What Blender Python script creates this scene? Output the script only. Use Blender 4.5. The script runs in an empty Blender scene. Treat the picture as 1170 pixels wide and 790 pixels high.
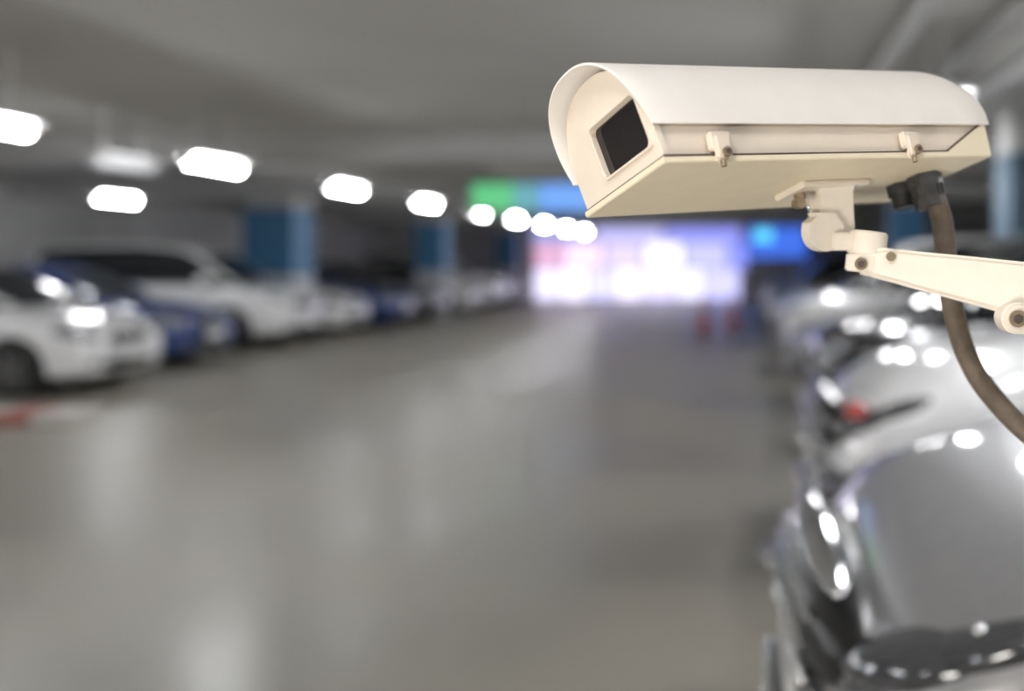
import bpy, bmesh, math, random
from mathutils import Vector, Matrix
random.seed(7)
scene=bpy.context.scene
try:
    scene.view_settings.view_transform='Standard'
    scene.view_settings.look='None'
except Exception: pass
col=scene.collection

# ---------------------------------------------------------------- materials
def mat(name,color,rough=.5,metal=0.0,coat=0.0,noise=0.0,nscale=20.0,bump=0.0,emit=None,estr=0.0,trans=0.0,color2=None,rough2=None,spec=.5):
    m=bpy.data.materials.new(name); m.use_nodes=True
    nt=m.node_tree; b=nt.nodes['Principled BSDF']
    b.inputs['Roughness'].default_value=rough
    b.inputs['Metallic'].default_value=metal
    b.inputs['Specular IOR Level'].default_value=spec
    b.inputs['Coat Weight'].default_value=coat
    b.inputs['Coat Roughness'].default_value=.03
    b.inputs['Transmission Weight'].default_value=trans
    c=(color[0],color[1],color[2],1)
    c2=color2 if color2 else tuple(max(0,x*(1-noise)) for x in color)
    tc=nt.nodes.new('ShaderNodeTexCoord'); ns=nt.nodes.new('ShaderNodeTexNoise')
    ns.inputs['Scale'].default_value=nscale; ns.inputs['Detail'].default_value=4
    nt.links.new(tc.outputs['Object'],ns.inputs['Vector'])
    rp=nt.nodes.new('ShaderNodeValToRGB')
    rp.color_ramp.elements[0].position=.35; rp.color_ramp.elements[1].position=.65
    rp.color_ramp.elements[0].color=(c2[0],c2[1],c2[2],1); rp.color_ramp.elements[1].color=c
    nt.links.new(ns.outputs['Fac'],rp.inputs['Fac'])
    nt.links.new(rp.outputs['Color'],b.inputs['Base Color'])
    if rough2 is not None:
        mr=nt.nodes.new('ShaderNodeMapRange'); mr.inputs['To Min'].default_value=rough; mr.inputs['To Max'].default_value=rough2
        mr.inputs['From Min'].default_value=.35; mr.inputs['From Max'].default_value=.65
        nt.links.new(ns.outputs['Fac'],mr.inputs['Value']); nt.links.new(mr.outputs['Result'],b.inputs['Roughness'])
    if bump>0:
        bp=nt.nodes.new('ShaderNodeBump'); bp.inputs['Strength'].default_value=bump; bp.inputs['Distance'].default_value=.002
        n2=nt.nodes.new('ShaderNodeTexNoise'); n2.inputs['Scale'].default_value=nscale*8
        nt.links.new(tc.outputs['Object'],n2.inputs['Vector'])
        nt.links.new(n2.outputs['Fac'],bp.inputs['Height']); nt.links.new(bp.outputs['Normal'],b.inputs['Normal'])
    if emit:
        b.inputs['Emission Color'].default_value=(*emit,1); b.inputs['Emission Strength'].default_value=estr
    return m

M={}
M['floor']=mat('epoxy_floor',(.285,.264,.220),rough=.31,rough2=.44,color2=(.215,.201,.172),nscale=.55,bump=.04)
M['ceiling']=mat('ceiling_paint',(.60,.59,.57),rough=.8,noise=.06,nscale=.7)
M['beam']=mat('beam_paint',(.45,.45,.44),rough=.8,noise=.1,nscale=1)
M['wall']=mat('wall_concrete',(.58,.58,.57),rough=.8,noise=.12,nscale=1.2)
M['blue']=mat('column_blue',(.055,.18,.34),rough=.5,noise=.1)
M['blue2']=mat('column_slate_blue',(.05,.10,.15),rough=.5,noise=.1)
M['col']=mat('column_white',(.55,.57,.60),rough=.6,noise=.1)
M['housing_w']=mat('light_housing',(.7,.7,.7),rough=.5,noise=.05)
M['tube']=mat('tube_glow',(1,1,1),emit=(.97,.98,1.0),estr=92)
M['tube_dim']=mat('tube_glow_dim',(.25,.25,.25),emit=(.95,.97,1.0),estr=.5)
M['white']=mat('paint_white',(.84,.84,.84),rough=.3,coat=1,noise=.03)
M['silver']=mat('paint_silver',(.38,.38,.39),rough=.36,metal=.5,coat=1,noise=.05)
M['black']=mat('paint_black',(.012,.012,.014),rough=.25,coat=1,noise=.1)
M['navy']=mat('paint_navy',(.015,.045,.20),rough=.28,coat=1,noise=.1)
M['grey']=mat('paint_grey',(.16,.16,.17),rough=.3,metal=.4,coat=1,noise=.05)
M['glass']=mat('car_glass',(.015,.018,.02),rough=.05,noise=.1,spec=.8)
M['plastic']=mat('black_plastic',(.012,.012,.012),rough=.3,noise=.2)
M['tyre']=mat('tyre_rubber',(.015,.015,.015),rough=.8,noise=.2)
M['rim']=mat('rim_alloy',(.45,.45,.47),rough=.25,metal=1,noise=.05)
M['chrome']=mat('chrome',(.85,.86,.88),rough=.07,metal=1,noise=.03)
M['lamp']=mat('headlamp_lens',(.50,.52,.56),rough=.10,metal=.6,coat=1,noise=.5,nscale=30)
M['lampdark']=mat('headlamp_smoked',(.10,.105,.115),rough=.08,metal=.5,coat=1,noise=.15,nscale=8)
M['red']=mat('tail_lens_red',(.42,.03,.02),rough=.15,coat=1,noise=.2)
M['plate']=mat('number_plate',(.75,.75,.74),rough=.5,noise=.05)
M['cone']=mat('cone_orange',(.75,.13,.06),rough=.5,noise=.1)
M['curbred']=mat('curb_red',(.36,.12,.10),rough=.6,noise=.15)
M['curbwhite']=mat('curb_white',(.6,.57,.53),rough=.6,noise=.1)
M['cream']=mat('cctv_cream_paint',(.80,.70,.59),rough=.42,noise=.035,nscale=40,bump=.04)
M['cream_in']=mat('cctv_cream_inner',(.60,.48,.37),rough=.6,noise=.04,nscale=40)
M['hood']=mat('cctv_sunshield_paint',(.86,.82,.78),rough=.42,noise=.03,nscale=30,bump=.04)
M['tray']=mat('cctv_tray_paint',(.84,.745,.57),rough=.45,noise=.04,nscale=30,bump=.04)
M['armc']=mat('bracket_cream',(.82,.745,.64),rough=.42,noise=.05,nscale=40,bump=.04)
M['seam']=mat('seam_dark',(.10,.075,.055),rough=.8,noise=.2)
M['lensglass']=mat('cctv_window_glass',(.012,.010,.011),rough=.12,noise=.1)
M['bolt']=mat('brass_bolt',(.42,.33,.22),rough=.4,metal=.7,noise=.2,nscale=200)
M['bolt_dark']=mat('bolt_recess',(.08,.06,.05),rough=.6,noise=.2)
M['gland']=mat('cable_gland_grey',(.045,.045,.048),rough=.5,noise=.2,nscale=100)
M['cable']=mat('cable_sheath',(.15,.115,.085),rough=.65,noise=.35,nscale=60,bump=.3)
M['pipe']=mat('pipe_paint',(.6,.6,.6),rough=.5,noise=.1)

# ---------------------------------------------------------------- helpers
def empty(name,loc=(0,0,0),rotz=0):
    e=bpy.data.objects.new(name,None); e.location=loc; e.rotation_euler=(0,0,rotz); col.objects.link(e); return e
def addobj(name,me,mats,parent=None,smooth=False):
    o=bpy.data.objects.new(name,me)
    for m in mats: me.materials.append(m)
    col.objects.link(o)
    if parent: o.parent=parent
    if smooth:
        for p in me.polygons: p.use_smooth=True
    return o
def bm_obj(name,bm,mats,parent=None,smooth=False,sharp=None):
    bmesh.ops.recalc_face_normals(bm,faces=bm.faces)
    me=bpy.data.meshes.new(name); bm.to_mesh(me); bm.free()
    o=addobj(name,me,mats,parent,smooth)
    if sharp is not None:
        try: me.set_sharp_from_angle(angle=math.radians(sharp))
        except Exception: pass
    return o
def bm_box(bm,c,s,mi=0,rot=None):
    r=bmesh.ops.create_cube(bm,size=1.0)
    mt=Matrix.Translation(c)@(rot if rot else Matrix.Identity(4))@Matrix.Diagonal((s[0],s[1],s[2],1))
    bmesh.ops.transform(bm,matrix=mt,verts=r['verts'])
    for f in {f for v in r['verts'] for f in v.link_faces}: f.material_index=mi
    return r['verts']
def bm_cyl(bm,c,r,h,axis='Z',mi=0,seg=32,r2=None,rot=None):
    q=bmesh.ops.create_cone(bm,cap_ends=True,segments=seg,radius1=r,radius2=r if r2 is None else r2,depth=h)
    R={'Z':Matrix.Identity(4),'X':Matrix.Rotation(math.pi/2,4,'Y'),'Y':Matrix.Rotation(-math.pi/2,4,'X')}[axis]
    if rot: R=rot@R
    bmesh.ops.transform(bm,matrix=Matrix.Translation(c)@R,verts=q['verts'])
    for f in {f for v in q['verts'] for f in v.link_faces}: f.material_index=mi
    return q['verts']
def bm_ell(bm,c,s,mi=0,rot=None,u=24,v=14):
    q=bmesh.ops.create_uvsphere(bm,u_segments=u,v_segments=v,radius=1)
    mt=Matrix.Translation(c)@(rot if rot else Matrix.Identity(4))@Matrix.Diagonal((s[0],s[1],s[2],1))
    bmesh.ops.transform(bm,matrix=mt,verts=q['verts'])
    for f in {f for v in q['verts'] for f in v.link_faces}: f.material_index=mi; f.smooth=True
def box(name,c,s,m,parent=None,bevel=0):
    bm=bmesh.new(); bm_box(bm,(0,0,0),s)
    o=bm_obj(name,bm,[m],parent); o.location=c
    if bevel:
        b=o.modifiers.new('b','BEVEL'); b.width=bevel; b.segments=3
    return o

# ---------------------------------------------------------------- room
CH=2.95
box('floor',(-2,17,-.1),(30,52,.2),M['floor'])
box('ceiling',(-2,17,CH+.1),(30,52,.2),M['ceiling'])
box('wall_left',(-13.6,17,CH/2),(.2,52,CH),M['wall'])
box('wall_right',(9.6,17,CH/2),(.2,52,CH),M['wall'])
box('wall_end',(-2,37.6,CH/2),(23,.2,CH),M['wall'])
box('wall_back',(-2,-6.9,CH/2),(23,.2,CH),M['wall'])
for y in (11.5,18.5,26.5,34.0):
    box('ceiling_beam',(-2,y,CH-.15),(23,.5,.30),M['beam'])

def column(x,y,name='column',w=.8,up=M['blue']):
    e=empty(name,(x,y,0))
    box('shaft_lower',(0,0,.6),(w,w,1.2),M['col'],e,.02)
    box('shaft_upper',(0,0,1.85),(w+.01,w+.01,1.3),up,e,.02)
    box('shaft_top',(0,0,(2.5+CH)/2),(w,w,CH-2.5),M['beam'],e,.02)
    box('collar',(0,0,1.2),(w+.03,w+.03,.06),M['col'],e,.01)
column(-9.1,19.5,w=.95); column(-8.3,26.6,w=.75); column(-8.3,35.2,w=.7)
column(2.75,9.45,w=.6,up=M['blue2']); column(3.0,18.5,w=.6); column(3.0,29.4,w=.6)

def tube_light(x,y,z=2.42,L=.85,dim=False):
    e=empty('ceiling_tube_light',(x,y,z))
    bm=bmesh.new()
    # wide shallow tray above the tube, widened to keep its light off the ceiling
    bm_box(bm,(0,0,.035),(.30,L+.06,.02),0)
    bm_box(bm,(0,0,.06),(.12,L*.8,.04),0)
    bm_box(bm,(0,L/2+.02,.0),(.10,.03,.09),0); bm_box(bm,(0,-L/2-.02,.0),(.10,.03,.09),0)
    h=CH-z-.07
    for s in (-1,1): bm_cyl(bm,(0,s*L*.35,.07+h/2),.008,h,mi=0,seg=8)
    bm_obj('fixture',bm,[M['housing_w']],e)
    bm=bmesh.new(); bm_cyl(bm,(0,0,-.02),.042,L,'Y',seg=20)
    bm_obj('tube',bm,[M['tube_dim'] if dim else M['tube']],e,True)
for y in (-2.5,.6,3.6,6.5,9.4,12.5,15.65,18.75,21.75,24.8,27.9,31.0): tube_light(-5.0,y)
for y in (-2,4.0,8.5,14.6): tube_light(-9.2,y)
tube_light(-6.05,9.7,2.45,dim=True)
for y in (-2.5,.6,3.7,6.8): tube_light(2.9,y,2.6)  # unseen tubes added to reflect in the silver car hood
for y in (-1.6,3.2,6.3,9.3,12.8,15.9): tube_light(1.22,y,2.47)  # added tubes for hood reflections and right-row light

e=empty('ceiling_pipe')
bm=bmesh.new()
for x,z,r in ((.95,2.84,.05),(1.45,2.86,.045),(1.9,2.82,.07)): bm_cyl(bm,(x,17,z),r,48,'Y',seg=24)
for y in range(-4,38,3):
    bm_box(bm,(1.4,y,2.92),(1.3,.05,.06))
bm_obj('pipes',bm,[M['pipe']],e,False)

def emis(name,c,s): return mat(name,(.3,.3,.3),emit=c,estr=s)
e=empty('hanging_direction_sign',(-3.15,15,2.45))
box('frame',(0,0,0),(1.9,.12,.50),M['plastic'],e)
box('panel_green',(-.62,-.065,0),(.62,.02,.42),emis('sign_green',(.01,.42,.12),1.15),e)
box('panel_teal',(-.12,-.065,0),(.36,.02,.42),emis('sign_teal',(.04,.32,.40),1.0),e)
box('panel_blue',(.50,-.065,0),(.84,.02,.42),emis('sign_blue',(.08,.34,.95),.9),e)
for s in (-.8,.8): box('rod',(s,0,.375),(.02,.02,.25),M['plastic'],e)

e=empty('illuminated_shopfront',(-3.9,37.3,0))
box('frame',(0,.1,1.45),(8.2,.1,2.9),M['housing_w'],e)
pan=[(-3.5,.9,.05,1.2,(.80,.76,1.0),1.0),(-2.5,1.0,.05,1.2,(.85,.80,1.0),1.1),(-1.45,1.0,.05,1.2,(.7,.68,1.0),.9),(-.4,1.0,.05,1.2,(.85,.8,1.0),1.1),(.7,1.1,.05,1.2,(.75,.7,1),1.0),(1.85,1.1,.05,1.2,(.8,.78,1),1.0),(3.1,1.3,.05,1.2,(.6,.58,1),.9),
 (-3.4,1.1,1.25,2.15,(.75,.42,.62),.8),(-2.1,1.4,1.25,2.15,(.9,.68,.92),.95),(-.6,1.4,1.25,2.15,(.65,.56,1.0),.95),(.9,1.4,1.25,2.15,(.9,.85,1),1.1),(2.5,1.6,1.25,2.15,(.48,.48,1.0),.95),(3.7,.7,1.25,2.15,(.25,.3,1.0),.8),
 (-2.9,2.2,2.2,2.85,(.35,.42,.88),.65),(-.4,2.6,2.2,2.85,(.55,.53,.97),.75),(2.4,2.8,2.2,2.85,(.28,.30,.9),.8)]
for i,(cx,w,z0,z1,c,s) in enumerate(pan):
    box('lit_panel_%d'%(i+1),(cx,0,(z0+z1)/2),(w-.06,.1,z1-z0-.04),emis('shop_%d'%i,c,s*1.45),e)
e=empty('blue_billboard',(1.2,35.6,2.2))
box('frame',(0,.06,0),(2.2,.1,1.3),M['plastic'],e)
box('panel',(0,0,0),(2.1,.05,1.2),emis('billboard_blue',(.04,.16,.85),1.0),e)
box('logo_disc',(-.5,-.03,.2),(.6,.02,.4),emis('billboard_cyan',(.1,.7,1.0),1.4),e)
box('post',(0,.06,-1.43),(.1,.08,1.55),M['plastic'],e)

def cone(x,y):
    bm=bmesh.new()
    bm_box(bm,(0,0,.02),(.36,.36,.04),0)
    zs=[.04,.2,.32,.44,.56,.72]; rs=[.14,.11,.088,.066,.047,.025]
    for i in range(5): bm_cyl(bm,(0,0,(zs[i]+zs[i+1])/2),rs[i],zs[i+1]-zs[i],mi=1 if i in(1,3) else 0,r2=rs[i+1],seg=20)
    o=bm_obj('traffic_cone',bm,[M['cone'],M['curbwhite']]); o.location=(x,y,0)
cone(-.9,22); cone(-.25,23.5)
e=empty('painted_kerb',(-6.85,9.3,0))
for i,k in enumerate((-1,0,1,2)):
    box('segment_%d'%(i+1),(k*.36-.2,0,.05),(.35,.5,.10),M['curbred'] if i%2==0 else M['curbwhite'],e,.015)

# ---------------------------------------------------------------- cars
def loft(bm,stations,ring,mi_fn=None,crease=None,ring_crease=None):
    cl=bm.edges.layers.float.get('crease_edge') or bm.edges.layers.float.new('crease_edge')
    rings=[]
    for st in stations:
        half=ring(st)
        pts=[(y,z) for y,z in half]
        full=pts+[(-y,z) for y,z in reversed(pts[1:-1])]
        rings.append([bm.verts.new((st[0],y,z)) for y,z in full])
    n=len(rings[0])
    for i in range(len(rings)-1):
        for j in range(n):
            f=bm.faces.new((rings[i][j],rings[i][(j+1)%n],rings[i+1][(j+1)%n],rings[i+1][j]))
            f.smooth=True
            if mi_fn: f.material_index=mi_fn(i,j,n)
    for r in (rings[0],rings[-1]):
        f=bm.faces.new(r); f.smooth=True
        if mi_fn: f.material_index=mi_fn(-1,0,n)
    if crease:
        for j,v in crease.items():
            for jj in {j,(n-j)%n}:
                for i in range(len(rings)-1):
                    ed=bm.edges.get((rings[i][jj],rings[i+1][jj]))
                    if ed: ed[cl]=v
    if ring_crease:
        for i,v in ring_crease.items():
            for j in range(n):
                ed=bm.edges.get((rings[i][j],rings[i][(j+1)%n]))
                if ed: ed[cl]=v
TYPES={
 'hatch':dict(L=4.1,
  body=[(0,.62,.30,.54,.60),(.05,.74,.22,.64,.70),(.20,.82,.18,.75,.81),(.6,.86,.18,.86,.92),(1.05,.87,.18,.94,1.0),(1.4,.87,.18,.96,1.01),(2.3,.88,.18,.98,1.01),(3.3,.88,.18,1.0,1.03),(3.85,.85,.2,1.0,1.04),(4.05,.80,.25,.95,1.0),(4.1,.70,.35,.85,.9)],
  cab=[(.95,.72,.93,.64,.97),(1.25,.78,.93,.63,1.18),(1.70,.80,.93,.60,1.45),(1.95,.80,.93,.60,1.50),(2.42,.81,.93,.60,1.52),(2.52,.81,.93,.60,1.52),(3.2,.80,.93,.59,1.50),(3.5,.79,.93,.58,1.46),(3.85,.76,.93,.58,1.25),(4.0,.72,.93,.58,1.02)],roof=(2,7),wx=(.78,3.32),wr=.31,zl=.68),
 'sedan':dict(L=4.6,
  body=[(0,.62,.30,.54,.60),(.05,.75,.22,.64,.69),(.22,.84,.18,.73,.78),(.6,.88,.18,.83,.88),(1.2,.89,.18,.91,.96),(1.6,.89,.18,.94,.98),(2.5,.90,.18,.96,.99),(3.5,.90,.18,.99,1.03),(4.1,.88,.2,1.02,1.06),(4.5,.84,.24,1.01,1.07),(4.6,.76,.35,.90,.95)],
  cab=[(1.15,.72,.9,.64,.95),(1.5,.78,.9,.62,1.15),(2.05,.80,.9,.60,1.40),(2.3,.80,.9,.60,1.44),(2.75,.81,.9,.60,1.46),(2.85,.81,.9,.60,1.46),(3.3,.80,.9,.59,1.43),(3.55,.79,.92,.58,1.37),(3.95,.76,.95,.58,1.19),(4.2,.70,.98,.58,1.07)],roof=(2,6),wx=(.88,3.65),wr=.33,zl=.66),
 'suv':dict(L=4.6,
  body=[(0,.66,.36,.66,.76),(.05,.80,.28,.80,.88),(.18,.88,.24,.93,1.0),(.6,.92,.24,1.01,1.07),(1.1,.93,.24,1.06,1.12),(1.5,.93,.24,1.08,1.13),(2.5,.94,.24,1.10,1.14),(3.6,.94,.24,1.11,1.15),(4.3,.92,.26,1.11,1.15),(4.55,.86,.3,1.03,1.1),(4.6,.78,.42,.9,.96)],
  cab=[(.85,.77,1.06,.68,1.10),(1.1,.83,1.06,.67,1.33),(1.50,.85,1.06,.66,1.64),(1.75,.85,1.06,.66,1.76),(2.4,.86,1.06,.66,1.81),(2.5,.86,1.06,.66,1.81),(3.6,.85,1.06,.65,1.80),(4.15,.84,1.06,.64,1.75),(4.4,.80,1.06,.63,1.45),(4.5,.74,1.06,.62,1.18)],roof=(2,7),wx=(.88,3.65),wr=.36,zl=.84),
 'cross':dict(L=4.5,
  body=[(0,.62,.34,.50,.56),(.05,.76,.26,.62,.68),(.16,.84,.22,.75,.82),(.30,.87,.22,.84,.91),(.6,.90,.22,.94,1.02),(1.0,.91,.22,1.01,1.09),(1.4,.92,.22,1.04,1.13),(2.5,.93,.22,1.07,1.12),(3.6,.93,.22,1.09,1.13),(4.2,.90,.24,1.09,1.13),(4.45,.84,.3,1.0,1.06),(4.5,.74,.42,.88,.93)],
  cab=[(1.2,.77,1.02,.68,1.07),(1.5,.83,1.02,.66,1.28),(1.9,.85,1.02,.64,1.55),(2.15,.85,1.02,.64,1.62),(2.6,.86,1.02,.64,1.66),(2.7,.86,1.02,.64,1.66),(3.5,.85,1.02,.63,1.64),(4.0,.83,1.04,.62,1.57),(4.3,.78,1.04,.6,1.3),(4.4,.72,1.04,.6,1.12)],roof=(2,7),wx=(.86,3.55),wr=.35,zl=.72)}
_cache={}
def body_mesh(t):
    if t in _cache: return _cache[t]
    T=TYPES[t]
    def ring(s):
        x,hw,zb,zs,zt=s
        return [(0,zb),(hw*.8,zb),(hw*.97,zb+.07),(hw,(zb+zs)/2),(hw*.985,zs-.07),(hw*.92,zs),(hw*.60,zt),(0,zt+.012)]
    bm=bmesh.new(); loft(bm,T['body'],ring,crease={5:.55,2:.5,4:.35,6:.35,1:.5},ring_crease={1:.35,len(T['body'])-2:.35})
    bmesh.ops.recalc_face_normals(bm,faces=bm.faces)
    me=bpy.data.meshes.new('tmp'); bm.to_mesh(me); bm.free()
    o=bpy.data.objects.new('tmp',me); col.objects.link(o)
    s=o.modifiers.new('s','SUBSURF'); s.levels=2; s.render_levels=2
    bm=bmesh.new()
    for x in T['wx']:
        for sd in (-1,1): bm_cyl(bm,(x,sd*.85,T['wr']),T['wr']+.055,.5,'Y',seg=40)
    bmesh.ops.recalc_face_normals(bm,faces=bm.faces)
    mc=bpy.data.meshes.new('cut'); bm.to_mesh(mc); bm.free()
    c=bpy.data.objects.new('cut',mc); col.objects.link(c)
    b=o.modifiers.new('b','BOOLEAN'); b.object=c; b.operation='DIFFERENCE'; b.solver='EXACT'
    dg=bpy.context.evaluated_depsgraph_get(); dg.update()
    res=bpy.data.meshes.new_from_object(o.evaluated_get(dg))
    bpy.data.objects.remove(o); bpy.data.objects.remove(c)
    for p in res.polygons: p.use_smooth=True
    try: res.set_sharp_from_angle(angle=math.radians(35))
    except Exception: pass
    _cache[t]=res; return res
def car(kind,paint,nose,y,face,detail=0):
    """face=+1: nose points to +X (left row); face=-1: nose points to -X (right row)"""
    T=TYPES[kind]; P=M[paint]
    nm={'hatch':'hatchback_car','sedan':'sedan_car','suv':'suv_car','cross':'crossover_car'}[kind]
    e=empty(nm,(nose,y,0),math.pi if face>0 else 0)
    me=body_mesh(kind).copy(); me.materials.clear()
    addobj('body',me,[P],e)
    r0,r1=T['roof']
    def ring(s):
        x,hb,zb,ht,zr=s
        k=min(1,(zr-zb)/.4)
        return [(0,zb),(hb,zb),(hb+(ht-hb)*.45,zb+(zr-zb)*.5),(ht+.03,zr-.06*k),(ht*.93,zr-.01*k),(0,zr+.02*k)]
    def mi(i,j,n):
        if i<0: return 0
        if 3<=j<=6 and r0<=i<r1: return 1
        if j in (3,6): return 1
        if i>=r1 and j in (1,2,7,8): return 1
        return 0
    bm=bmesh.new(); loft(bm,T['cab'],ring,mi,crease={3:.4,4:.3})
    o=bm_obj('cabin',bm,[M['glass'],P],e,True)
    s=o.modifiers.new('s','SUBSURF'); s.levels=2; s.render_levels=2
    wr=T['wr']; hw=T['body'][5][1]
    for i,x in enumerate(T['wx']):
        for sd in (-1,1):
            bm=bmesh.new()
            bm_cyl(bm,(x,sd*(hw-.22),wr),wr+.045,.30,'Y',mi=2,seg=32)
            bm_cyl(bm,(x,sd*(hw-.13),wr),wr,.21,'Y',mi=0,seg=40)
            bm_cyl(bm,(x,sd*(hw-.024),wr),wr*.70,.012,'Y',mi=2,seg=32)
            for k in range(5):
                a=k*2*math.pi/5+.3
                R=Matrix.Rotation(a,4,'Y')
                bm_box(bm,Vector((x,sd*(hw-.014),wr))+R@Vector((0,0,wr*.36)),(.055,.02,wr*.62),1,R)
            seg=36
            for k in range(seg):
                a=k*2*math.pi/seg; R=Matrix.Rotation(a,4,'Y')
                bm_box(bm,Vector((x,sd*(hw-.016),wr))+R@Vector((0,0,wr*.68)),(wr*.13,.024,.025),1,R)
            bm_cyl(bm,(x,sd*(hw-.012),wr),.045,.02,'Y',mi=1,seg=20)
            bm_obj('wheel_%d%s'%(i+1,'l' if sd<0 else 'r'),bm,[M['tyre'],M['rim'],M['plastic']],e)
    zl=T['zl']; nb=T['body']; L=T['L']
    bm=bmesh.new()
    bm_ell(bm,(.045,0,zl-.07),(.07,.44,.085),0)
    bm_ell(bm,(.04,0,.34),(.09,.56,.075),0)
    for k in (-.045,0,.045): bm_box(bm,(-.022,0,zl-.07+k),(.02,.74-abs(k)*4,.012),1)
    bm_ell(bm,(-.03,0,zl-.05),(.02,.06,.05),1)
    for sd in (-1,1):
        bm_ell(bm,(.20,sd*.675,zl+.01),(.22,.14,.085) if not detail else (.20,.12,.06),6 if detail else 2,Matrix.Rotation(sd*.55,4,'Z')@Matrix.Rotation(-.25,4,'Y'))
        bm_ell(bm,(.10,sd*.60,.36),(.10,.10,.06),0)
        bm_ell(bm,(.03,sd*.60,.36),(.03,.045,.04),2)
        mx=T['cab'][1][0]+.15
        bm_ell(bm,(mx,sd*(hw+.07),T['cab'][0][2]+.12),(.07,.11,.075),3)
        bm_box(bm,(mx+.01,sd*(hw-.04),T['cab'][0][2]+.06),(.05,.14,.03),0)
        for hx in (2.25,3.1): bm_box(bm,(hx,sd*(hw+.004),T['body'][6][3]-.14),(.17,.03,.025),3)
        for hx in (T['cab'][1][0]+.15,2.46,3.35): bm_box(bm,(hx,sd*(hw-.003),.60),(.008,.012,.62),0)
        bm_ell(bm,(L-.13,sd*.74,zl+.16),(.13,.13,.09),4,Matrix.Rotation(-sd*.5,4,'Z'))
        bm_box(bm,(1.95+.3,sd*(hw-.035),.22),(1.9,.06,.06),0)
    bm_ell(bm,(L-.05,0,.36),(.09,.62,.09),0)
    bm_box(bm,(-.055,0,.45),(.02,.46,.12),5)
    bm_box(bm,(L+.005,0,.72),(.03,.46,.12),5)
    bm_box(bm,(L+.0,0,.82),(.04,.56,.025),1)
    bm_obj('trim',bm,[M['plastic'],M['chrome'],M['lamp'],P,M['red'],M['plate'],M['lampdark']],e)
    if detail:
        bm=bmesh.new()
        for sd in (-1,1):
            RR=Matrix.Rotation(sd*.62,4,'Z')@Matrix.Rotation(-.42,4,'Y')
            c0=Vector((.23,sd*.69,zl+.02))
            bm_ell(bm,c0,(.27,.11,.055),2,RR)
            for t,r in ((-.21,.024),(-.12,.032),(-.02,.038),(.09,.036),(.18,.026)):
                p=c0+RR@Vector((t,-sd*.050,.030))
                bm_ell(bm,p,(r,r,r*.75),1)  # chrome beads added to give the headlamp bright glints
            for t in (-.15,-.03,.10):
                p=c0+RR@Vector((t,sd*.045,.048-.35*t*t)); bm_ell(bm,p,(.014,.014,.010),1)
            bm_ell(bm,(.08,sd*.62,.43),(.15,.17,.12),0)
            bm_ell(bm,(-.045,sd*.58,.42),(.035,.05,.05),1)
            bm_ell(bm,(.0,sd*.62,.53),(.10,.18,.014),1,Matrix.Rotation(sd*.5,4,'Z'))
            for k in range(6): bm_ell(bm,(-.03+.05*k,sd*(.64+.045*k),.34+.02*k),(.022,.022,.016),1)  # chrome beads added along the bumper corner to make highlight dots
            for k in range(4): bm_ell(bm,(-.045+.02*k,sd*(.46+.07*k),.60-.015*k),(.018,.018,.018),1)  # more added beads, there only to catch tube glints
            bm_ell(bm,(.20,sd*.84,.30),(.16,.045,.012),1)
        bm_ell(bm,(.07,0,zl-.06),(.15,.60,.145),0)
        for k in range(4): bm_ell(bm,(-.06+.018*abs(k-1.5),0,zl-.14+k*.05),(.03,.48,.010),1)
        bm_ell(bm,(.04,0,.30),(.15,.74,.13),0)
        bm_ell(bm,(-.09,0,.33),(.03,.52,.016),1)
        bm_ell(bm,(.03,0,zl+.07),(.06,.50,.018),1)
        bm_obj('front_fascia',bm,[M['plastic'],M['chrome'],M['lampdark']],e)
    return e
car('hatch','white',-7.15,11.6,1)
car('sedan','navy',-7.65,14.3,1)
car('suv','white',-7.6,17.2,1)
car('hatch','white',-7.75,20.0,1)
car('sedan','navy',-7.65,22.6,1)
car('sedan','grey',-7.6,25.2,1)
car('hatch','white',-7.4,28.0,1)
car('suv','white',-7.4,30.8,1)
car('sedan','grey',-7.4,33.4,1)
car('cross','silver',.17,2.60,-1,1)
wc=car('cross','white',.40,5.20,-1,1)
wc.scale=(1.0,1,1.05)
bm=bmesh.new(); bm_ell(bm,(.10,-.76,.79),(.06,.05,.04),0); bm_obj('indicator_lens',bm,[M['red']],wc)
car('suv','black',.5,7.8,-1)
car('sedan','grey',.5,10.7,-1)
car('suv','white',.5,13.5,-1)
car('hatch','black',.55,16.1,-1)
car('sedan','white',.5,21.0,-1)
car('suv','grey',.5,24.0,-1)
car('sedan','black',.5,27.0,-1)

# ---------------------------------------------------------------- foreground pillar (carries the camera)
e=empty('mounting_column',(0,0,0))
box('shaft',(.70,.98,CH/2),(.5,.5,CH),M['wall'],e,.01)

# ---------------------------------------------------------------- CCTV camera
R=Matrix(((.8301,-.5233,-.1927),(.553,.817,.1635),(.0719,-.2422,.9676)))
Rq=R.to_quaternion(); 
cc=empty('security_camera',(0,0,0))
hs=empty('housing',(-.0621,.8095,1.5795)); hs.rotation_mode='QUATERNION'; hs.rotation_quaternion=Rq; hs.parent=cc
W=.16; h=.0359; H=.073; LL=.38
def arch(t,hw,hh,p=.86):
    c,s=math.cos(t),math.sin(t)
    return (W/2-math.copysign(abs(c)**p,c)*hw, h+hh*abs(s)**p)
def prof(hw,hh,z0,n=28,zfoot=None):
    pts=[(W/2-hw,z0)]
    pts+=[arch(math.pi*i/n,hw,hh) for i in range(n+1)]
    pts+=[(W/2+hw,z0)]
    return pts
lean=.20
ZS=.0055
bm=bmesh.new()
pr=prof(W/2-.003,H-.008,ZS)
def prism(bm,pr,xf,xr,mi=0):
    a=[bm.verts.new((xf(z),y,z)) for y,z in pr]; b=[bm.verts.new((xr(z),y,z)) for y,z in pr]
    n=len(pr)
    for i in range(n):
        f=bm.faces.new((a[i],a[(i+1)%n],b[(i+1)%n],b[i])); f.material_index=mi
    return a,b
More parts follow.
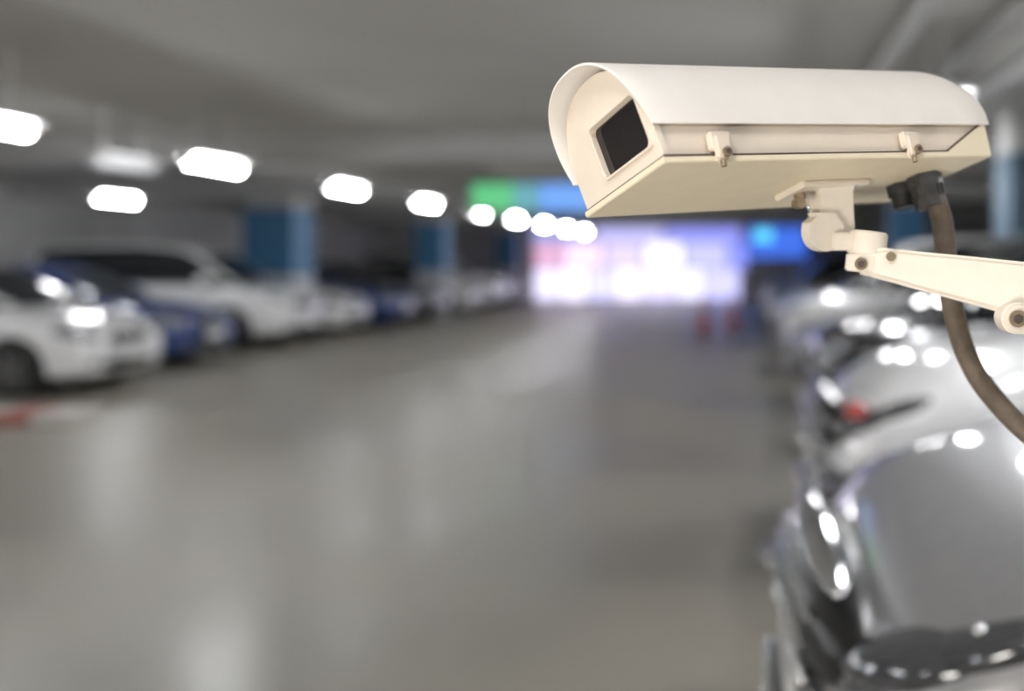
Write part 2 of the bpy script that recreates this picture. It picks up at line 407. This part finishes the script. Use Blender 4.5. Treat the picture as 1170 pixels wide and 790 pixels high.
a,b=prism(bm,pr,lambda z:.004-lean*z,lambda z:LL-.004-.5*max(0,z-h))
bm.faces.new(b); bm.faces.new(a)
bm_obj('body_shell',bm,[M['cream']],hs,True,30)
bm=bmesh.new()
def rrect(y0,y1,z0,z1,r,n=6,skew=0):
    pts=[]
    for (cy,cz,a0) in ((y1-r,z0+r,-90),(y1-r,z1-r,0),(y0+r,z1-r,90),(y0+r,z0+r,180)):
        for i in range(n+1):
            t=math.radians(a0+90*i/n); pts.append((cy+r*math.cos(t),cz+r*math.sin(t)))
    return pts
win=rrect(.011,.101,.0195,.0640,.007)
oc=(.0555,.0415)
outer_poly=prof(W/2-.001,H-.006,ZS,60)
def ray_poly(c,d,poly):
    best=None
    n=len(poly)
    for i in range(n):
        p=poly[i]; q=poly[(i+1)%n]; ex,ey=q[0]-p[0],q[1]-p[1]
        den=d[0]*ey-d[1]*ex
        if abs(den)<1e-12: continue
        t=((p[0]-c[0])*ey-(p[1]-c[1])*ex)/den; s=((p[0]-c[0])*d[1]-(p[1]-c[1])*d[0])/den
        if t>0 and -1e-6<=s<=1+1e-6 and (best is None or t<best): best=t
    return (c[0]+d[0]*best,c[1]+d[1]*best)
wd=[]
for i in range(len(win)):
    p=win[i]; q=win[(i+1)%len(win)]; dist=math.hypot(q[0]-p[0],q[1]-p[1]); k=max(1,int(dist/.003))
    for j in range(k): wd.append((p[0]+(q[0]-p[0])*j/k,p[1]+(q[1]-p[1])*j/k))
op=[]
for p in wd:
    dx,dy=p[0]-oc[0],p[1]-oc[1]; l=math.hypot(dx,dy); op.append(ray_poly(oc,(dx/l,dy/l),outer_poly))
for cnr in ((W/2-(W/2-.001),ZS),(W/2+(W/2-.001),ZS)):
    k=min(range(len(op)),key=lambda i:(op[i][0]-cnr[0])**2+(op[i][1]-cnr[1])**2); op[k]=cnr
def X(z,off): return off-lean*z
n=len(wd)
def ringv(pts,off): return [bm.verts.new((X(z,off),y,z)) for y,z in pts]
def lerp(pts,c,f): return [(c[0]+(y-c[0])*f,c[1]+(z-c[1])*f) for y,z in pts]
rb=ringv(op,.006); r0=ringv(lerp(op,oc,1.0),.0005); r0b=ringv(lerp(op,oc,.985),-.0005)
r1=ringv(lerp(wd,oc,1.12),-.0005); r2=ringv(lerp(wd,oc,1.09),-.003); r2b=ringv(lerp(wd,oc,1.02),-.003); r3=ringv(wd,-.0015); r4=ringv(wd,.0055)
seq=[rb,r0,r0b,r1,r2,r2b,r3,r4]
for A,B in zip(seq,seq[1:]):
    for i in range(n): bm.faces.new((A[i],A[(i+1)%n],B[(i+1)%n],B[i]))
bm_obj('front_bezel',bm,[M['cream']],hs,True,30)
bm=bmesh.new()
vs=[bm.verts.new((X(z,.0035),y,z)) for y,z in wd]; bm.faces.new(vs)
bm_obj('window_glass',bm,[M['lensglass']],hs)
bm=bmesh.new()
g=.0012
side=[(-.003,0),(LL,0),(LL+.001,h-.0005),(LL-.004,h-.0005),(LL-.062,ZS),(-.004,ZS)]
A=[bm.verts.new((x,-g,z)) for x,z in side]; B=[bm.verts.new((x,W+g,z)) for x,z in side]
bm.faces.new(A); bm.faces.new(B)
for i in range(len(side)): bm.faces.new((A[i],A[(i+1)%6],B[(i+1)%6],B[i]))
bv=[e_ for e_ in bm.edges]
bmesh.ops.bevel(bm,geom=bv,offset=.0008,segments=2,affect='EDGES')
bm_obj('base_tray',bm,[M['tray']],hs,True,30)
bm=bmesh.new()
sp=[(-.003,ZS+.0007),(LL-.062,ZS+.0007),(LL-.004,h+.000)]
for p,q in zip(sp,sp[1:]):
    d=Vector((q[0]-p[0],0,q[1]-p[1])); c=Vector(((p[0]+q[0])/2,.0004,(p[1]+q[1])/2))
    bm_box(bm,c,(d.length,.004,.0013),0,Matrix.Rotation(-math.atan2(d.z,d.x),4,'Y'))
bm_box(bm,(-.0005,W/2,ZS+.0006),(.0045,W-.002,.0012),0)
bm_obj('gasket',bm,[M['seam']],hs)
bm=bmesh.new()
n=56
hw=W/2+.003; hh=H
def fx(s): return -.010-.030*s**.8
def rx(s): return LL+.004-.060*s**1.6
rows=[]
for j in range(13):
    f=j/12
    row=[]
    for i in range(n+1):
        t=math.pi*i/n; s=math.sin(t)
        y,z=arch(t,hw,hh*(.985+.08*f))
        x=fx(s)*(1-f)+rx(s)*f
        row.append(bm.verts.new((x,y,z)))
    y,z=row[0].co.y,row[0].co.z
    row.insert(0,bm.verts.new((row[0].co.x,y-.0002,z-.003)))
    row.append(bm.verts.new((row[-1].co.x,W/2+hw+.0002,z-.003)))
    rows.append(row)
for ra,rb_ in zip(rows,rows[1:]):
    for i in range(len(ra)-1): bm.faces.new((ra[i],ra[i+1],rb_[i+1],rb_[i]))
o=bm_obj('sun_shield',bm,[M['hood'],M['cream_in']],hs,True)
s=o.modifiers.new('s','SOLIDIFY'); s.thickness=.0022; s.offset=0; s.material_offset=0
b=o.modifiers.new('b','BEVEL'); b.width=.0006; b.segments=2; b.limit_method='ANGLE'; b.angle_limit=math.radians(50)
def latch(x):
    bm=bmesh.new()
    v=bm_box(bm,(x,-.004,.0165),(.021,.008,.016))
    v=bm_box(bm,(x,-.0075,.0105),(.015,.006,.020))
    v=bm_box(bm,(x,-.003,.0035),(.010,.006,.010))
    bmesh.ops.bevel(bm,geom=list(bm.edges),offset=.0015,segments=3,affect='EDGES')
    o=bm_obj('latch',bm,[M['cream']],hs,True,40)
    bm=bmesh.new(); bm_cyl(bm,(x+.001,-.0105,.005),.0044,.006,'Y',seg=20); bm_cyl(bm,(x+.001,-.0138,.005),.0020,.002,'Y',mi=1,seg=12)
    bm_cyl(bm,(x-.001,-.006,-.003),.0025,.006,'Z',seg=12)
    bm_obj('latch_screw',bm,[M['bolt'],M['bolt_dark']],hs,True,40)
latch(.051); latch(.268)
bm=bmesh.new()
bm_box(bm,(.225,.088,-.003),(.085,.052,.006))
bmesh.ops.bevel(bm,geom=list(bm.edges),offset=.0015,segments=2,affect='EDGES')
bm_cyl(bm,(.195,.088,-.008),.006,.008,'Z',mi=1,seg=6)
bm_obj('mount_plate',bm,[M['armc'],M['bolt']],hs,True,40)

def wobj(name,bm,mats,sharp=40): return bm_obj(name,bm,mats,cc,True,sharp)
def lug(cx,cy,cz,r,top,wtop,th,rotz,mi=0,bm=None):
    pts=[]
    for i in range(21):
        t=math.pi+math.pi*i/20; pts.append((r*math.cos(t),r*math.sin(t)))
    pts+=[(r*.95,r*.4),(wtop/2*.85,top*.8),(wtop/2,top),(-wtop/2,top),(-wtop/2*.85,top*.8),(-r*.95,r*.4)]
    Rz=Matrix.Rotation(rotz,4,'Z')
    a=[bm.verts.new(Vector((cx,cy,cz))+Rz@Vector((x,-th/2,z))) for x,z in pts]
    b=[bm.verts.new(Vector((cx,cy,cz))+Rz@Vector((x,th/2,z))) for x,z in pts]
    bm.faces.new(a); bm.faces.new(b)
    for i in range(len(pts)): bm.faces.new((a[i],a[(i+1)%len(pts)],b[(i+1)%len(pts)],b[i]))
bm=bmesh.new()
lug(.088,.998,1.536,.021,.042,.044,.020,.45,bm=bm)
bmesh.ops.bevel(bm,geom=[e_ for e_ in bm.edges if e_.calc_face_angle(0)>.6],offset=.002,segments=3,affect='EDGES')
wobj('tilt_lug',bm,[M['armc']])
bm=bmesh.new()
lug(.078,.985,1.529,.020,.018,.026,.016,.45,bm=bm)
bmesh.ops.bevel(bm,geom=[e_ for e_ in bm.edges if e_.calc_face_angle(0)>.6],offset=.002,segments=3,affect='EDGES')
wobj('tilt_fork',bm,[M['armc']])
bm=bmesh.new()
Rb=Matrix.Rotation(.45,4,'Z')
bm_cyl(bm,(.0535,.972,1.556),.0055,.012,'Y',mi=0,seg=6,rot=Rb)
wobj('tilt_bolt',bm,[M['bolt']])
bm=bmesh.new()
tilt=Matrix.Rotation(math.radians(6),4,'Y')
bm_cyl(bm,(.122,.985,1.517),.0195,.024,'Z',seg=48,rot=tilt)
bm_cyl(bm,(.122,.985,1.497),.0215,.018,'Z',seg=48,rot=tilt)
bm_box(bm,(.102,.985,1.519),(.03,.018,.018))
bmesh.ops.bevel(bm,geom=[e_ for e_ in bm.edges if e_.calc_face_angle(0)>.6],offset=.0016,segments=3,affect='EDGES')
wobj('pan_joint',bm,[M['armc']])
bm=bmesh.new()
st=[(.112,.985,1.509,1.487,.034),(.135,.980,1.5125,1.4815,.036),(.165,.972,1.509,1.473,.034),(.215,.957,1.504,1.459,.036),(.250,.946,1.500,1.449,.040),(.36,.91,1.488,1.428,.044),(.452,.885,1.480,1.408,.05)]
rg=[]
for x,y,zt,zb,w in st:
    rg.append([bm.verts.new((x,y-w/2,zb)),bm.verts.new((x,y+w/2,zb)),bm.verts.new((x,y+w/2,zt)),bm.verts.new((x,y-w/2,zt))])
for A,B in zip(rg,rg[1:]):
    for i in range(4): bm.faces.new((A[i],A[(i+1)%4],B[(i+1)%4],B[i]))
bm.faces.new(rg[0]); bm.faces.new(rg[-1])
bmesh.ops.recalc_face_normals(bm,faces=bm.faces)
bmesh.ops.bevel(bm,geom=[e_ for e_ in bm.edges if e_.calc_face_angle(0)>.6],offset=.004,segments=4,affect='EDGES')
wobj('arm',bm,[M['armc']])
bm=bmesh.new()
bm_cyl(bm,(.113,.9625,1.497),.0060,.005,'Y',mi=0,seg=24); bm_cyl(bm,(.113,.959,1.497),.0035,.004,'Y',mi=1,seg=6)
bm_cyl(bm,(.1415,.9595,1.504),.0045,.006,'Y',mi=0,seg=24)
wobj('arm_screws',bm,[M['bolt'],M['bolt_dark']])
bm=bmesh.new()
bm_cyl(bm,(.250,.925,1.447),.0145,.030,'Y',seg=40)
bm_box(bm,(.275,.930,1.445),(.05,.028,.026))
bmesh.ops.bevel(bm,geom=[e_ for e_ in bm.edges if e_.calc_face_angle(0)>.6],offset=.002,segments=3,affect='EDGES')
wobj('elbow_joint',bm,[M['armc']])
bm=bmesh.new()
bm_cyl(bm,(.250,.9085,1.447),.008,.004,'Y',mi=0,seg=24); bm_cyl(bm,(.250,.906,1.447),.0045,.003,'Y',mi=1,seg=6)
wobj('elbow_bolt',bm,[M['bolt'],M['bolt_dark']])
bm=bmesh.new()
bm_box(bm,(.446,.885,1.43),(.012,.11,.20)); bm_box(bm,(.37,.915,1.425),(.16,.02,.03))
bmesh.ops.bevel(bm,geom=list(bm.edges),offset=.002,segments=2,affect='EDGES')
wobj('wall_plate',bm,[M['armc']])
bm=bmesh.new()
bm_cyl(bm,(.340,.060,-.006),.019,.014,'Z',seg=6)
bm_cyl(bm,(.340,.060,-.018),.0165,.014,'Z',seg=24)
for k in range(12):
    a_=k*math.pi/6; bm_box(bm,(.340+.0165*math.cos(a_),.060+.0165*math.sin(a_),-.018),(.003,.003,.013),0,Matrix.Rotation(a_,4,'Z'))
bm_cyl(bm,(.340,.060,-.029),.0165,.012,'Z',seg=8)
bm_cyl(bm,(.332,.090,-.006),.0150,.014,'Z',seg=6)
bm_cyl(bm,(.332,.090,-.018),.012,.016,'Z',seg=24)
bmesh.ops.bevel(bm,geom=[e_ for e_ in bm.edges if e_.calc_face_angle(0)>.6],offset=.0006,segments=2,affect='EDGES')
bm_obj('cable_gland',bm,[M['gland']],hs,True,30)
cu=bpy.data.curves.new('cable','CURVE'); cu.dimensions='3D'; cu.bevel_depth=.0112; cu.bevel_resolution=8; cu.use_fill_caps=True
pts=[(.197,1.043,1.572),(.206,1.040,1.545),(.2105,1.037,1.507),(.2195,1.038,1.443),(.236,1.037,1.393),(.262,1.033,1.354),(.300,1.02,1.316),(.37,.99,1.27),(.452,.97,1.25)]
sp=cu.splines.new('BEZIER'); sp.bezier_points.add(len(pts)-1)
for p,q in zip(sp.bezier_points,pts): p.co=q; p.handle_left_type='AUTO'; p.handle_right_type='AUTO'
co=bpy.data.objects.new('cable',cu); cu.materials.append(M['cable']); col.objects.link(co); co.parent=cc

# ---------------------------------------------------------------- lights
def area(name,loc,target,size,energy,color=(1,1,1)):
    l=bpy.data.lights.new(name,'AREA'); l.size=size; l.energy=energy; l.color=color; l.shape='DISK'
    o=bpy.data.objects.new(name,l); o.location=loc
    o.rotation_euler=(Vector(target)-Vector(loc)).to_track_quat('-Z','Y').to_euler(); col.objects.link(o); return o
area('fill_light_front',(-.9,-.7,.70),(.08,.95,1.6),.7,31,(1,.94,.85))  # added fill from behind the viewer, brightens the housing front and underside
area('fill_light_top',(-.6,-.3,2.7),(.08,.95,1.62),.5,17,(1,.98,.96))  # added fill from above, whitens the sun shield; no real lamp here

w=bpy.data.worlds.new('world'); scene.world=w; w.use_nodes=True
w.node_tree.nodes['Background'].inputs[0].default_value=(.5,.52,.55,1); w.node_tree.nodes['Background'].inputs[1].default_value=.3

# ---------------------------------------------------------------- camera
cd=bpy.data.cameras.new('camera'); cd.lens=35; cd.sensor_width=36; cd.sensor_fit='HORIZONTAL'
cd.shift_x=-265/1170; cd.shift_y=-97/1170
cd.clip_start=.05; cd.clip_end=200
cd.dof.use_dof=True; cd.dof.focus_distance=.90; cd.dof.aperture_fstop=1.75
cam=bpy.data.objects.new('camera',cd); cam.location=(0,0,1.5); cam.rotation_euler=(math.pi/2,0,0)
col.objects.link(cam); scene.camera=cam
